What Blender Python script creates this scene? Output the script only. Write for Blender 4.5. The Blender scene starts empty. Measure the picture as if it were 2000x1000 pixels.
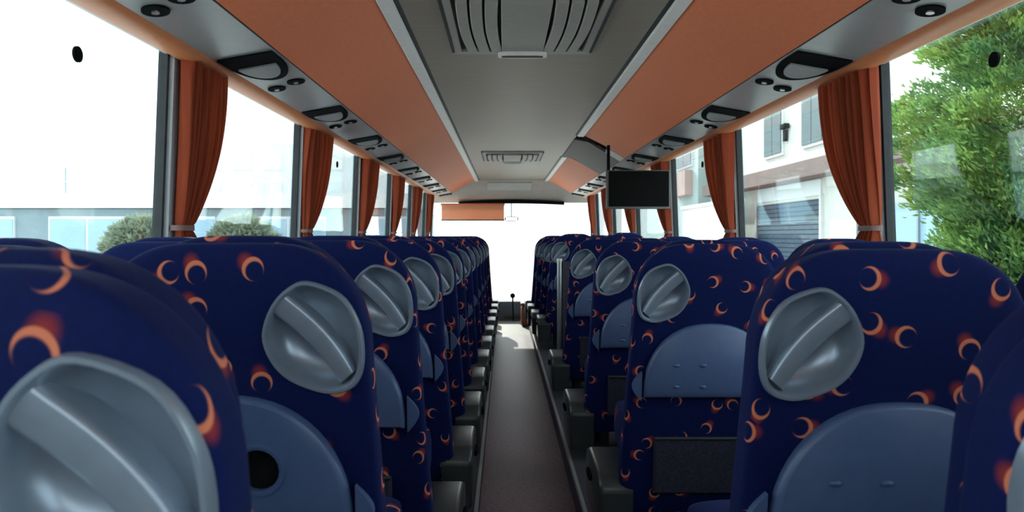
import bpy, bmesh, math, random
from mathutils import Vector, Matrix

random.seed(7)
C = bpy.context.scene.collection
SC = bpy.context.scene
PI = math.pi

# ------------------------------------------------------------------ camera
CAMX, CAMZ = -0.10, 1.20
cd = bpy.data.cameras.new('camera')
cam = bpy.data.objects.new('camera', cd)
C.objects.link(cam)
cam.location = (CAMX, 0, CAMZ)
cam.rotation_euler = (PI / 2, 0, 0)
cd.sensor_width = 36.0
cd.lens = 27.0                      # 1500 px on the 2000 px frame
cd.shift_x = 0.007
cd.shift_y = -0.020
cd.clip_start = 0.02
cd.clip_end = 400
cd.dof.use_dof = True
cd.dof.focus_distance = 2.6
cd.dof.aperture_fstop = 7.0
SC.camera = cam

# ------------------------------------------------------------------ light
w = bpy.data.worlds.new('sky')
SC.world = w
w.use_nodes = True
bg = w.node_tree.nodes['Background']
bg.inputs['Color'].default_value = (0.94, 0.965, 1.0, 1)
bg.inputs['Strength'].default_value = 2.2
sl = bpy.data.lights.new('sun', 'SUN')
sun = bpy.data.objects.new('sun', sl)
C.objects.link(sun)
sl.energy = 5.0
sl.angle = math.radians(0.8)
sl.color = (1.0, 0.95, 0.86)
sun.location = (-10, 20, 25)
SUN_FROM = Vector((-0.20, 0.88, 0.37))
sun.rotation_euler = SUN_FROM.to_track_quat('Z', 'Y').to_euler()

vs = SC.view_settings
vs.view_transform = 'Standard'
vs.look = 'None'
vs.exposure = 0.55
vs.gamma = 1.0
vs.use_curve_mapping = False


# ------------------------------------------------------------------ materials
def new_mat(name):
    m = bpy.data.materials.new(name)
    m.use_nodes = True
    nt = m.node_tree
    return m, nt, nt.nodes['Principled BSDF']


def lin(c):
    r = []
    for v in c:
        v = v / 255.0
        r.append(v / 12.92 if v <= 0.04045 else ((v + 0.055) / 1.055) ** 2.4)
    return (r[0], r[1], r[2], 1)


def mat(name, col, rough=0.6, var=0.12, scale=30.0, bump=0.0, metal=0.0, spec=0.5, stretch=(1, 1, 1), sheen=0.0):
    m, nt, b = new_mat(name)
    N, L = nt.nodes, nt.links
    tc = N.new('ShaderNodeTexCoord')
    mp = N.new('ShaderNodeMapping')
    mp.inputs['Scale'].default_value = stretch
    nz = N.new('ShaderNodeTexNoise')
    nz.inputs['Scale'].default_value = scale
    nz.inputs['Detail'].default_value = 4
    L.new(tc.outputs['Object'], mp.inputs['Vector'])
    L.new(mp.outputs['Vector'], nz.inputs['Vector'])
    r = N.new('ShaderNodeValToRGB')
    c = col
    r.color_ramp.elements[0].position = 0.3
    r.color_ramp.elements[1].position = 0.7
    r.color_ramp.elements[0].color = (c[0] * (1 - var), c[1] * (1 - var), c[2] * (1 - var), 1)
    r.color_ramp.elements[1].color = (min(1, c[0] * (1 + var)), min(1, c[1] * (1 + var)), min(1, c[2] * (1 + var)), 1)
    L.new(nz.outputs['Fac'], r.inputs['Fac'])
    L.new(r.outputs['Color'], b.inputs['Base Color'])
    b.inputs['Roughness'].default_value = rough
    b.inputs['Metallic'].default_value = metal
    b.inputs['Specular IOR Level'].default_value = spec
    if sheen:
        b.inputs['Sheen Weight'].default_value = sheen
    if bump:
        bp = N.new('ShaderNodeBump')
        bp.inputs['Strength'].default_value = bump
        bp.inputs['Distance'].default_value = 0.002
        L.new(nz.outputs['Fac'], bp.inputs['Height'])
        L.new(bp.outputs['Normal'], b.inputs['Normal'])
    return m


def glass_mat(name, tint, refl=1.0, ior=1.45):
    m = bpy.data.materials.new(name)
    m.use_nodes = True
    nt = m.node_tree
    N, L = nt.nodes, nt.links
    N.remove(N['Principled BSDF'])
    out = N['Material Output']
    tr = N.new('ShaderNodeBsdfTransparent')
    tr.inputs['Color'].default_value = (*tint, 1)
    gl = N.new('ShaderNodeBsdfGlossy')
    gl.inputs['Roughness'].default_value = 0.02
    gl.inputs['Color'].default_value = (refl, refl, refl, 1)
    lw = N.new('ShaderNodeLayerWeight')      # Schlick reflectance, the same from both faces of the pane
    lw.inputs['Blend'].default_value = 0.5
    pw = N.new('ShaderNodeMath')
    pw.operation = 'POWER'
    pw.inputs[1].default_value = 5.0
    fr = N.new('ShaderNodeMath')
    fr.operation = 'MULTIPLY_ADD'
    fr.inputs[1].default_value = 0.96
    fr.inputs[2].default_value = 0.035
    L.new(lw.outputs['Facing'], pw.inputs[0])
    L.new(pw.outputs[0], fr.inputs[0])
    mx = N.new('ShaderNodeMixShader')
    L.new(fr.outputs[0], mx.inputs[0])
    L.new(tr.outputs[0], mx.inputs[1])
    L.new(gl.outputs[0], mx.inputs[2])
    L.new(mx.outputs[0], out.inputs['Surface'])
    return m


def fabric_mat():
    """navy moquette printed with orange crescents trailing a red flame"""
    m, nt, b = new_mat('navy_crescent_moquette')
    N, L = nt.nodes, nt.links

    def math_(op, a, bb=None, clamp=False):
        n = N.new('ShaderNodeMath')
        n.operation = op
        n.use_clamp = clamp
        for i, v in enumerate((a, bb)):
            if v is None:
                continue
            if isinstance(v, (int, float)):
                n.inputs[i].default_value = v
            else:
                L.new(v, n.inputs[i])
        return n.outputs[0]

    def vmath(op, a, bb=None):
        n = N.new('ShaderNodeVectorMath')
        n.operation = op
        for i, v in enumerate((a, bb)):
            if v is None:
                continue
            if isinstance(v, tuple):
                n.inputs[i].default_value = v
            else:
                L.new(v, n.inputs[i])
        return n.outputs['Value'] if op == 'LENGTH' else n.outputs['Vector']

    def smooth(v, lo, hi, a=0.0, c=1.0):
        n = N.new('ShaderNodeMapRange')
        n.interpolation_type = 'SMOOTHSTEP'
        L.new(v, n.inputs['Value'])
        n.inputs['From Min'].default_value = lo
        n.inputs['From Max'].default_value = hi
        n.inputs['To Min'].default_value = a
        n.inputs['To Max'].default_value = c
        return n.outputs['Result']

    uv = N.new('ShaderNodeUVMap')
    uv.uv_map = 'UVMap'
    oi = N.new('ShaderNodeObjectInfo')
    off = N.new('ShaderNodeCombineXYZ')
    L.new(math_('MULTIPLY', oi.outputs['Random'], 37.0), off.inputs[0])
    L.new(math_('MULTIPLY', oi.outputs['Random'], 91.0), off.inputs[1])
    sc = vmath('MULTIPLY', uv.outputs['UV'], (10.2, 10.2, 0.0))
    p = vmath('ADD', sc, off.outputs[0])
    vo = N.new('ShaderNodeTexVoronoi')
    vo.voronoi_dimensions = '2D'
    vo.feature = 'F1'
    vo.inputs['Scale'].default_value = 1.0
    vo.inputs['Randomness'].default_value = 0.72
    L.new(p, vo.inputs['Vector'])
    rel = vmath('SUBTRACT', p, vo.outputs['Position'])
    rel = vmath('MULTIPLY', rel, (1.0, 1.0, 0.0))
    sep = N.new('ShaderNodeSeparateColor')
    L.new(vo.outputs['Color'], sep.inputs[0])
    rot = N.new('ShaderNodeVectorRotate')
    rot.rotation_type = 'Z_AXIS'
    L.new(rel, rot.inputs['Vector'])
    L.new(math_('MULTIPLY', sep.outputs[0], 6.283), rot.inputs['Angle'])
    q = rot.outputs[0]
    d1 = vmath('LENGTH', q)
    d2 = vmath('LENGTH', vmath('SUBTRACT', q, (0.045, 0.0, 0.0)))
    outer = smooth(d1, 0.172, 0.195, 1.0, 0.0)
    inner = smooth(d2, 0.140, 0.170, 0.0, 1.0)
    cres = math_('MULTIPLY', outer, inner)
    # flame: soft red smear trailing behind the crescent's back
    fl = vmath('MULTIPLY', vmath('ADD', q, (0.15, 0.03, 0.0)), (1.0, 1.2, 1.0))
    flame = smooth(vmath('LENGTH', fl), 0.05, 0.21, 0.8, 0.0)
    flame = math_('MULTIPLY', flame, smooth(d2, 0.13, 0.20, 0.0, 1.0))
    # woven variation
    nz = N.new('ShaderNodeTexNoise')
    nz.inputs['Scale'].default_value = 90.0
    L.new(uv.outputs['UV'], nz.inputs['Vector'])
    base = N.new('ShaderNodeMixRGB')
    L.new(nz.outputs['Fac'], base.inputs[0])
    base.inputs[1].default_value = (0.0016, 0.0062, 0.052, 1)
    base.inputs[2].default_value = (0.0030, 0.0100, 0.080, 1)
    m1 = N.new('ShaderNodeMixRGB')
    L.new(flame, m1.inputs[0])
    L.new(base.outputs[0], m1.inputs[1])
    m1.inputs[2].default_value = (0.30, 0.035, 0.025, 1)
    m2 = N.new('ShaderNodeMixRGB')
    L.new(cres, m2.inputs[0])
    L.new(m1.outputs[0], m2.inputs[1])
    m2.inputs[2].default_value = (0.66, 0.205, 0.11, 1)
    L.new(m2.outputs[0], b.inputs['Base Color'])
    b.inputs['Roughness'].default_value = 0.85
    b.inputs['Specular IOR Level'].default_value = 0.14
    b.inputs['Sheen Weight'].default_value = 0.05
    b.inputs['Sheen Tint'].default_value = (0.35, 0.5, 1.0, 1)
    bp = N.new('ShaderNodeBump')
    bp.inputs['Strength'].default_value = 0.15
    bp.inputs['Distance'].default_value = 0.001
    L.new(nz.outputs['Fac'], bp.inputs['Height'])
    L.new(bp.outputs['Normal'], b.inputs['Normal'])
    return m


def curtain_mat():
    m, nt, b = new_mat('rust_curtain_cloth')
    N, L = nt.nodes, nt.links
    out = N['Material Output']
    tc = N.new('ShaderNodeTexCoord')
    nz = N.new('ShaderNodeTexNoise')
    nz.inputs['Scale'].default_value = 14
    mp = N.new('ShaderNodeMapping')
    mp.inputs['Scale'].default_value = (4, 4, 0.4)
    L.new(tc.outputs['Object'], mp.inputs[0])
    L.new(mp.outputs[0], nz.inputs[0])
    r = N.new('ShaderNodeValToRGB')
    r.color_ramp.elements[0].color = (0.25, 0.043, 0.018, 1)
    r.color_ramp.elements[1].color = (0.42, 0.085, 0.034, 1)
    L.new(nz.outputs['Fac'], r.inputs[0])
    L.new(r.outputs[0], b.inputs['Base Color'])
    b.inputs['Roughness'].default_value = 0.75
    b.inputs['Specular IOR Level'].default_value = 0.2
    tl = N.new('ShaderNodeBsdfTranslucent')
    tl.inputs['Color'].default_value = (0.50, 0.09, 0.03, 1)
    mx = N.new('ShaderNodeMixShader')
    mx.inputs[0].default_value = 0.16
    L.new(b.outputs[0], mx.inputs[1])
    L.new(tl.outputs[0], mx.inputs[2])
    L.new(mx.outputs[0], out.inputs['Surface'])
    return m


def leaf_mat(name, c0, c1):
    m, nt, b = new_mat(name)
    N, L = nt.nodes, nt.links
    out = N['Material Output']
    tc = N.new('ShaderNodeTexCoord')
    nz = N.new('ShaderNodeTexNoise')
    nz.inputs['Scale'].default_value = 3.5
    nz.inputs['Detail'].default_value = 6
    L.new(tc.outputs['Object'], nz.inputs[0])
    r = N.new('ShaderNodeValToRGB')
    r.color_ramp.elements[0].position = 0.35
    r.color_ramp.elements[1].position = 0.65
    r.color_ramp.elements[0].color = c0
    r.color_ramp.elements[1].color = c1
    L.new(nz.outputs['Fac'], r.inputs[0])
    L.new(r.outputs[0], b.inputs['Base Color'])
    b.inputs['Roughness'].default_value = 0.6
    tl = N.new('ShaderNodeBsdfTranslucent')
    L.new(r.outputs[0], tl.inputs['Color'])
    mx = N.new('ShaderNodeMixShader')
    mx.inputs[0].default_value = 0.35
    L.new(b.outputs[0], mx.inputs[1])
    L.new(tl.outputs[0], mx.inputs[2])
    L.new(mx.outputs[0], out.inputs['Surface'])
    return m


M = {}
M['fabric'] = fabric_mat()
M['grey_plastic'] = mat('blue_grey_plastic', (0.070, 0.118, 0.245), 0.38, 0.05, 40, spec=0.5)
M['grip'] = mat('satin_grey_plastic', (0.27, 0.335, 0.41), 0.27, 0.05, 40, spec=0.6, metal=0.4)
M['cover'] = mat('dark_grey_side_cover', (0.034, 0.041, 0.044), 0.33, 0.08, 30)
M['net'] = mat('dark_pocket_net', (0.020, 0.022, 0.045), 0.8, 0.5, 120)
M['black'] = mat('black_plastic', (0.008, 0.009, 0.010), 0.9, 0.2, 30, spec=0.04)
M['rubber'] = mat('black_rubber', (0.018, 0.024, 0.028), 0.6, 0.2, 30)
M['steel'] = mat('brushed_steel', (0.55, 0.58, 0.58), 0.3, 0.08, 40, metal=0.9)
M['alu'] = mat('pale_aluminium_trim', (0.85, 0.85, 0.83), 0.40, 0.04, 20, metal=0.0)
M['orange'] = mat('orange_trim_panel', (0.88, 0.250, 0.112), 0.62, 0.05, 60, bump=0.05)
M['orange_edge'] = mat('pale_orange_moulding', (0.66, 0.24, 0.10), 0.45, 0.05, 40)
M['service'] = mat('grey_service_panel', (0.29, 0.31, 0.32), 0.28, 0.05, 25)
M['service_d'] = mat('grey_speaker_cover', (0.24, 0.26, 0.26), 0.45, 0.06, 80)
M['ceiling'] = mat('taupe_ceiling_cloth', (0.262, 0.222, 0.182), 0.44, 0.10, 10, stretch=(0.6, 9, 1))
M['hatch'] = mat('grey_hatch_plastic', (0.34, 0.325, 0.30), 0.5, 0.05, 30)
M['hatch_dark'] = mat('dark_hatch_recess', (0.06, 0.058, 0.055), 0.7, 0.1, 30)
M['pillar'] = mat('grey_pillar_trim', (0.46, 0.52, 0.55), 0.55, 0.05, 30)
M['wall'] = mat('grey_wall_trim', (0.30, 0.32, 0.34), 0.7, 0.06, 20)
M['carpet'] = mat('mauve_speckled_floor', (0.150, 0.085, 0.110), 0.46, 0.40, 55, spec=0.30)
M['platform'] = mat('dark_platform_carpet', (0.05, 0.05, 0.07), 0.8, 0.3, 60)
M['vinyl'] = mat('dark_front_vinyl', (0.060, 0.055, 0.045), 0.6, 0.2, 30)
M['dash'] = mat('dark_dashboard', (0.05, 0.065, 0.085), 0.5, 0.1, 20)
M['brown'] = mat('red_brown_padding', (0.28, 0.09, 0.06), 0.6, 0.1, 20)
M['screen'] = mat('switched_off_screen', (0.005, 0.005, 0.005), 0.5, 0.1, 20, spec=0.05)
M['bezel'] = mat('grey_screen_bezel', (0.11, 0.115, 0.115), 0.45, 0.05, 30)
M['housing'] = mat('grey_housing', (0.085, 0.082, 0.074), 0.6, 0.05, 20)
M['pale_housing'] = mat('pale_housing', (0.55, 0.55, 0.52), 0.5, 0.05, 20)
M['header'] = mat('beige_header', (0.48, 0.44, 0.40), 0.6, 0.05, 20)
M['blind'] = leaf_mat('orange_roller_blind', (0.78, 0.43, 0.27, 1), (0.82, 0.47, 0.30, 1))
M['curtain'] = curtain_mat()
M['glass'] = glass_mat('tinted_side_glass', (0.86, 0.94, 0.95))
M['glass_front'] = glass_mat('clear_windscreen_glass', (0.93, 0.97, 0.96))
M['mirror'] = mat('mirror_silver', (0.8, 0.8, 0.8), 0.05, 0.02, 10, metal=1.0)
M['roof'] = mat('white_bus_roof', (0.7, 0.7, 0.7), 0.5, 0.03, 5)
M['tie'] = mat('grey_tie_band', (0.20, 0.12, 0.11), 0.6, 0.05, 20)
M['ground'] = mat('pale_concrete_yard', (0.52, 0.50, 0.47), 0.9, 0.12, 0.6)
M['cream'] = mat('cream_render', (0.70, 0.71, 0.65), 0.85, 0.04, 1.5)
M['white_r'] = mat('white_render', (0.88, 0.89, 0.88), 0.8, 0.03, 1.0)
M['blue_r'] = mat('blue_grey_cladding', (0.26, 0.34, 0.37), 0.7, 0.08, 1.0)
M['sky_pane'] = mat('pale_blue_pane', (0.36, 0.54, 0.66), 0.15, 0.08, 1.0)
M['shut'] = mat('grey_window_shutter', (0.10, 0.15, 0.165), 0.7, 0.08, 4, spec=0.2)
M['roller'] = mat('blue_grey_roller_slat', (0.080, 0.120, 0.165), 0.7, 0.05, 4, spec=0.3)
M['awning'] = mat('mauve_brown_awning', (0.17, 0.115, 0.105), 0.8, 0.1, 2)
M['frame_w'] = mat('white_window_frame', (0.75, 0.78, 0.78), 0.5, 0.03, 4)
M['dark_pane'] = mat('dark_house_pane', (0.10, 0.14, 0.16), 0.12, 0.1, 2)
M['pale_block'] = mat('pale_blue_block', (0.80, 0.86, 0.87), 0.85, 0.03, 0.6)
M['pale_green'] = mat('pale_green_render', (0.52, 0.62, 0.60), 0.85, 0.05, 0.6)
M['pink'] = mat('pinkish_panel', (0.62, 0.42, 0.38), 0.8, 0.08, 1)
M['bark'] = mat('brown_bark', (0.11, 0.07, 0.045), 0.9, 0.3, 12, bump=0.4)
M['leaf'] = leaf_mat('conifer_spray', (0.070, 0.19, 0.065, 1), (0.27, 0.43, 0.10, 1))
M['bush'] = leaf_mat('olive_bush_leaf', (0.22, 0.28, 0.20, 1), (0.36, 0.41, 0.28, 1))


# ------------------------------------------------------------------ helpers
def mesh(name, verts, faces, smooth=False, sharp=None, uvs=None):
    me = bpy.data.meshes.new(name)
    me.from_pydata([tuple(v) for v in verts], [], faces)
    me.update()
    bm = bmesh.new()
    bm.from_mesh(me)
    bmesh.ops.recalc_face_normals(bm, faces=bm.faces)
    bm.to_mesh(me)
    bm.free()
    if uvs is not None:
        lay = me.uv_layers.new(name='UVMap')
        for lp in me.loops:
            lay.data[lp.index].uv = uvs[lp.vertex_index]
    if smooth:
        for p in me.polygons:
            p.use_smooth = True
        if sharp:
            me.set_sharp_from_angle(angle=math.radians(sharp))
    return me


def ob(name, me, material=None, parent=None, loc=None, kind=None):
    if material is not None and not me.materials:
        me.materials.append(material)
    o = bpy.data.objects.new(name, me)
    C.objects.link(o)
    if parent is not None:
        o.parent = parent
    if loc is not None:
        o.location = loc
    if kind:
        o['kind'] = kind
    return o


def tag(o, label, cat=None, group=None, kind=None):
    o['label'] = label
    if cat:
        o['category'] = cat
    if group:
        o['group'] = group
    if kind:
        o['kind'] = kind
    return o


def thing(name, loc, label, cat, group=None, rz=0):
    o = bpy.data.objects.new(name, None)
    o.empty_display_size = 0.1
    C.objects.link(o)
    o.location = loc
    o.rotation_euler.z = rz
    tag(o, label, cat, group)
    return o


def box_me(name, x0, x1, y0, y1, z0, z1, bev=0.0, seg=2):
    bm = bmesh.new()
    bmesh.ops.create_cube(bm, size=1.0)
    bmesh.ops.scale(bm, vec=(x1 - x0, y1 - y0, z1 - z0), verts=bm.verts)
    bmesh.ops.translate(bm, vec=((x0 + x1) / 2, (y0 + y1) / 2, (z0 + z1) / 2), verts=bm.verts)
    if bev:
        bmesh.ops.bevel(bm, geom=list(bm.edges), offset=bev, segments=seg, profile=0.5, affect='EDGES')
    me = bpy.data.meshes.new(name)
    bm.to_mesh(me)
    bm.free()
    if bev:
        for p in me.polygons:
            p.use_smooth = True
        me.set_sharp_from_angle(angle=math.radians(40))
    return me


def box(name, x0, x1, y0, y1, z0, z1, m, parent=None, bev=0.0, kind=None):
    return ob(name, box_me(name, x0, x1, y0, y1, z0, z1, bev), m, parent, kind=kind)


def prism_me(name, prof, y0, y1, smooth=False, sharp=35):
    """closed profile in XZ extruded along Y"""
    n = len(prof)
    v = [(p[0], y0, p[1]) for p in prof] + [(p[0], y1, p[1]) for p in prof]
    f = [(i, (i + 1) % n, n + (i + 1) % n, n + i) for i in range(n)]
    f += [tuple(range(n)), tuple(range(n, 2 * n))]
    return mesh(name, v, f, smooth, sharp)


def slab_prof(pts, t):
    """open polyline in XZ thickened upward by t"""
    return list(pts) + [(x, z + t) for x, z in reversed(pts)]


def cyl_me(name, p0, p1, r, n=12, r1=None):
    p0, p1 = Vector(p0), Vector(p1)
    d = (p1 - p0)
    q = d.to_track_quat('Z', 'Y')
    r1 = r if r1 is None else r1
    v, f = [], []
    for k, (p, rr) in enumerate(((p0, r), (p1, r1))):
        for i in range(n):
            a = 2 * PI * i / n
            v.append(p + q @ Vector((rr * math.cos(a), rr * math.sin(a), 0)))
    f = [(i, (i + 1) % n, n + (i + 1) % n, n + i) for i in range(n)]
    f += [tuple(range(n)), tuple(range(n, 2 * n))]
    return mesh(name, v, f, True, 40)


def boolean_cut(me, cutter_me):
    a = bpy.data.objects.new('tmp_a', me)
    b = bpy.data.objects.new('tmp_b', cutter_me)
    C.objects.link(a)
    C.objects.link(b)
    md = a.modifiers.new('cut', 'BOOLEAN')
    md.operation = 'DIFFERENCE'
    md.object = b
    md.solver = 'EXACT'
    bpy.context.view_layer.update()
    dg = bpy.context.evaluated_depsgraph_get()
    res = bpy.data.meshes.new_from_object(a.evaluated_get(dg))
    bpy.data.objects.remove(a)
    bpy.data.objects.remove(b)
    for p in res.polygons:
        p.use_smooth = True
    res.set_sharp_from_angle(angle=math.radians(38))
    return res


def catmull(pts, sub=5):
    out = []
    n = len(pts)
    for i in range(n):
        p0, p1, p2, p3 = (Vector(pts[(i + k - 1) % n]) for k in range(4))
        for s in range(sub):
            t = s / sub
            out.append(0.5 * ((2 * p1) + (-p0 + p2) * t + (2 * p0 - 5 * p1 + 4 * p2 - p3) * t * t
                              + (-p0 + 3 * p1 - 3 * p2 + p3) * t ** 3))
    return out


def spow(c, e):
    return math.copysign(abs(c) ** e, c)


def copy_tree(o, parent=None):
    c = o.copy()
    C.objects.link(c)
    c.parent = parent
    for ch in list(o.children):
        copy_tree(ch, c)
    return c


ORD = ['', 'first', 'second', 'third', 'fourth', 'fifth', 'sixth', 'seventh', 'eighth', 'ninth', 'tenth',
       'eleventh', 'twelfth', 'thirteenth', 'fourteenth']

# ------------------------------------------------------------------ the coach body (bus centre line is x = 0, aisle floor z = 0)
REAR, FRONT = -1.15, 11.75
AISLE = 0.21
PLAT = 0.13
SILL = 0.80
WTOP = 1.87


def wall_s(z):
    return 1.235 - max(0.0, z - 1.2) * 0.06


box('floor', -AISLE, AISLE, REAR, 9.3, -0.06, 0.0, M['carpet'], kind='structure')['label'] = 'mauve grey speckled aisle floor'
fp = box('floor', -1.23, 1.23, 9.3, FRONT + 0.05, -0.08, -0.005, M['vinyl'], kind='structure')
fp['label'] = 'dark vinyl floor at the front'
for s, nm in ((-1, 'left'), (1, 'right')):
    x0, x1 = sorted((s * (AISLE), s * 1.24))
    o = box('floor', x0, x1, REAR, 9.8, -0.06, PLAT, M['platform'], kind='structure')
    o['label'] = 'dark raised seat platform on the %s' % nm
    # pale metal nosing along the platform edge
    x0, x1 = sorted((s * (AISLE - 0.004), s * (AISLE + 0.010)))
    t = box('trim_%d' % (1 if s < 0 else 2), x0, x1, REAR, 9.8, PLAT - 0.020, PLAT + 0.003, M['service'], kind='structure')
    t['label'] = 'pale metal nosing on the %s platform edge' % nm
    # lower side wall
    x0, x1 = sorted((s * 1.235, s * 1.30))
    box('wall_%s' % nm, x0, x1, REAR - 0.06, FRONT + 0.06, -0.3, SILL, M['wall'], kind='structure')
    # window head above the glass, behind the rack
    prof = [(s * wall_s(WTOP), WTOP), (s * 1.29, WTOP), (s * 1.27, 2.2), (s * 1.19, 2.2)]
    ob('wall_%s' % nm, prism_me('wall', prof, REAR - 0.06, FRONT + 0.06), M['wall'], kind='structure')

# ceiling: aisle strip and outer roof
box('ceiling', -0.485, 0.485, REAR, 11.35, 2.012, 2.03, M['ceiling'], kind='structure')['label'] = 'taupe ceiling strip above the aisle'
box('ceiling', -1.29, 1.29, REAR - 0.08, FRONT + 0.05, 2.16, 2.20, M['roof'], kind='structure')['label'] = 'outer roof of the coach'

# rear wall with rear window
rw = ob('wall_rear', box_me('wall_rear', -1.3, 1.3, REAR - 0.06, REAR, -0.3, 1.15), M['wall'], kind='structure')
ob('wall_rear', box_me('wall_rear', -1.3, 1.3, REAR - 0.06, REAR, 1.82, 2.2), M['wall'], kind='structure')
for s in (-1, 1):
    x0, x1 = sorted((s * 1.02, s * 1.3))
    ob('wall_rear', box_me('wall_rear', x0, x1, REAR - 0.06, REAR, 1.15, 1.82), M['wall'], kind='structure')
ob('window_20', box_me('window', -1.02, 1.02, REAR - 0.035, REAR - 0.030, 1.15, 1.82), M['glass_front'], kind='structure')

# side windows and pillars
PL = [0.88, 2.50, 4.10, 5.72, 7.35, 8.97, 10.60]
PR = [1.00, 2.65, 4.30, 5.95, 7.60, 9.25, 10.90]
wn = 0
tn = 3


def lean_slab(name, s, y0, y1, z0, z1, in_t, out_t, m, parent=None, kind=None):
    """slab that follows the leaning side wall; in_t inward, out_t outward of the glass line"""
    v = []
    for z in (z0, z1):
        for y in (y0, y1):
            for t in (-in_t, out_t):
                v.append((s * (wall_s(z) + t), y, z))
    f = [(0, 1, 3, 2), (4, 5, 7, 6), (0, 1, 5, 4), (2, 3, 7, 6), (0, 2, 6, 4), (1, 3, 7, 5)]
    return ob(name, mesh(name, v, f), m, parent, kind=kind)


for s, ps in ((-1, PL), (1, PR)):
    side = 'left' if s < 0 else 'right'
    edges = [REAR] + ps + [FRONT]
    for i, y in enumerate(ps):
        o = lean_slab('trim_%d' % tn, s, y, y + 0.15, SILL - 0.05, WTOP + 0.05, 0.022, 0.03, M['pillar'], kind='structure')
        o['label'] = 'grey window pillar, %s from the rear on the %s wall' % (ORD[i + 1], side)
        tn += 1
    for i in range(len(edges) - 1):
        y0 = edges[i] + (0.15 if i else 0.0)
        y1 = edges[i + 1]
        wn += 1
        root = bpy.data.objects.new('window_%d' % wn, None)
        C.objects.link(root)
        root['kind'] = 'structure'
        root['label'] = 'tinted side window, %s from the rear on the %s' % (ORD[i + 1], side)
        lean_slab('pane', s, y0, y1, SILL, WTOP, -0.010, 0.016, M['glass'], root)
        g = 0.016
        for (a, b, c, d) in ((y0, y0 + g, SILL, WTOP), (y1 - g, y1, SILL, WTOP), (y0 + g, y1 - g, SILL, SILL + g),
                             (y0 + g, y1 - g, WTOP - 0.012, WTOP)):
            lean_slab('gasket', s, a, b, c, d, 0.008, 0.022, M['rubber'], root)
        # small dark disc fixed to the glass
        yd = y1 - (0.50 if s < 0 else 0.59)
        if i in (1, 3):
            zc = 1.672
            xg = s * (wall_s(zc) + 0.009)
            ob('sticker', cyl_me('sticker', (xg, yd if i == 1 else 5.1, zc), (xg - s * 0.006, yd if i == 1 else 5.1, zc), 0.021, 20),
               M['black'], root)

# windscreen
ws = bpy.data.objects.new('window_30', None)
C.objects.link(ws)
ws['kind'] = 'structure'
ws['label'] = 'wide windscreen at the front of the coach'
v = [(-1.2, FRONT + 0.18, 0.15), (1.2, FRONT + 0.18, 0.15), (1.2, FRONT + 0.0, 1.70), (-1.2, FRONT + 0.0, 1.70)]
v += [(x, y + 0.008, z) for x, y, z in v]
ob('pane', mesh('pane', v, [(0, 1, 2, 3), (4, 5, 6, 7), (0, 1, 5, 4), (1, 2, 6, 5), (2, 3, 7, 6), (3, 0, 4, 7)]),
   M['glass_front'], ws)
box('wall_front', -1.3, 1.3, FRONT + 0.1, FRONT + 0.2, -0.3, 0.15, M['wall'], kind='structure')
# front header sloping from the ceiling down to the windscreen
hp = [(11.30, 2.012), (11.48, 1.88), (11.70, 1.70), (11.80, 1.70), (11.80, 2.10), (11.30, 2.10)]
n = len(hp)
v = [(-1.19, y, z) for y, z in hp] + [(1.19, y, z) for y, z in hp]
f = [(i, (i + 1) % n, n + (i + 1) % n, n + i) for i in range(n)] + [tuple(range(n)), tuple(range(n, 2 * n))]
hd = ob('wall_front', mesh('header', v, f), M['header'], kind='structure')
hd['label'] = 'beige header sloping down to the windscreen'
# display panel in the header
v = [(-0.36, 11.335, 1.975), (0.30, 11.335, 1.975), (0.30, 11.46, 1.878), (-0.36, 11.46, 1.878)]
v += [(x, y + 0.02, z + 0.03) for x, y, z in v]
dp = ob('display_panel', mesh('display_panel', v, [(0, 1, 2, 3), (4, 5, 6, 7), (0, 1, 5, 4), (1, 2, 6, 5), (2, 3, 7, 6), (3, 0, 4, 7)]),
        M['pale_housing'], hd)
# dark curved band above the windscreen
v, f = [], []
for i in range(21):
    t = i / 20
    x = -0.80 + 1.60 * t
    dz = 0.035 * (2 * t - 1) ** 2
    for (yy, zz) in ((11.62, 1.745 - dz), (11.62, 1.685 - dz * 0.6), (11.70, 1.685 - dz * 0.6), (11.70, 1.745 - dz)):
        v.append((x, yy, zz))
for i in range(20):
    for k in range(4):
        f.append((i * 4 + k, i * 4 + (k + 1) % 4, i * 4 + 4 + (k + 1) % 4, i * 4 + 4 + k))
f += [(0, 1, 2, 3), (80, 81, 82, 83)]
ob('visor_band', mesh('visor_band', v, f), M['black'], hd)

# ------------------------------------------------------------------ luggage racks
RZ0, RZ1, RZ2, RZ3 = 2.005, 1.820, 1.785, 1.792
UNITS = [2.64 + 1.075 * k for k in range(-2, 9)]


def panel_pt(s, t, y, lift=0.0):
    """point on the service panel: t=0 inner edge, t=1 outer edge"""
    return (s * (0.872 + t * 0.198), y, RZ1 + t * (RZ2 - RZ1) - lift)


def panel_solid(name, s, outline, lift0, lift1, m, parent, smooth=True):
    """flat solid on the service panel from an outline of (t, y)"""
    n = len(outline)
    v = [panel_pt(s, t, y, lift0) for t, y in outline] + [panel_pt(s, t, y, lift1) for t, y in outline]
    f = [(i, (i + 1) % n, n + (i + 1) % n, n + i) for i in range(n)] + [tuple(range(n)), tuple(range(n, 2 * n))]
    return ob(name, mesh(name, v, f, smooth, 40), m, parent)


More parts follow.
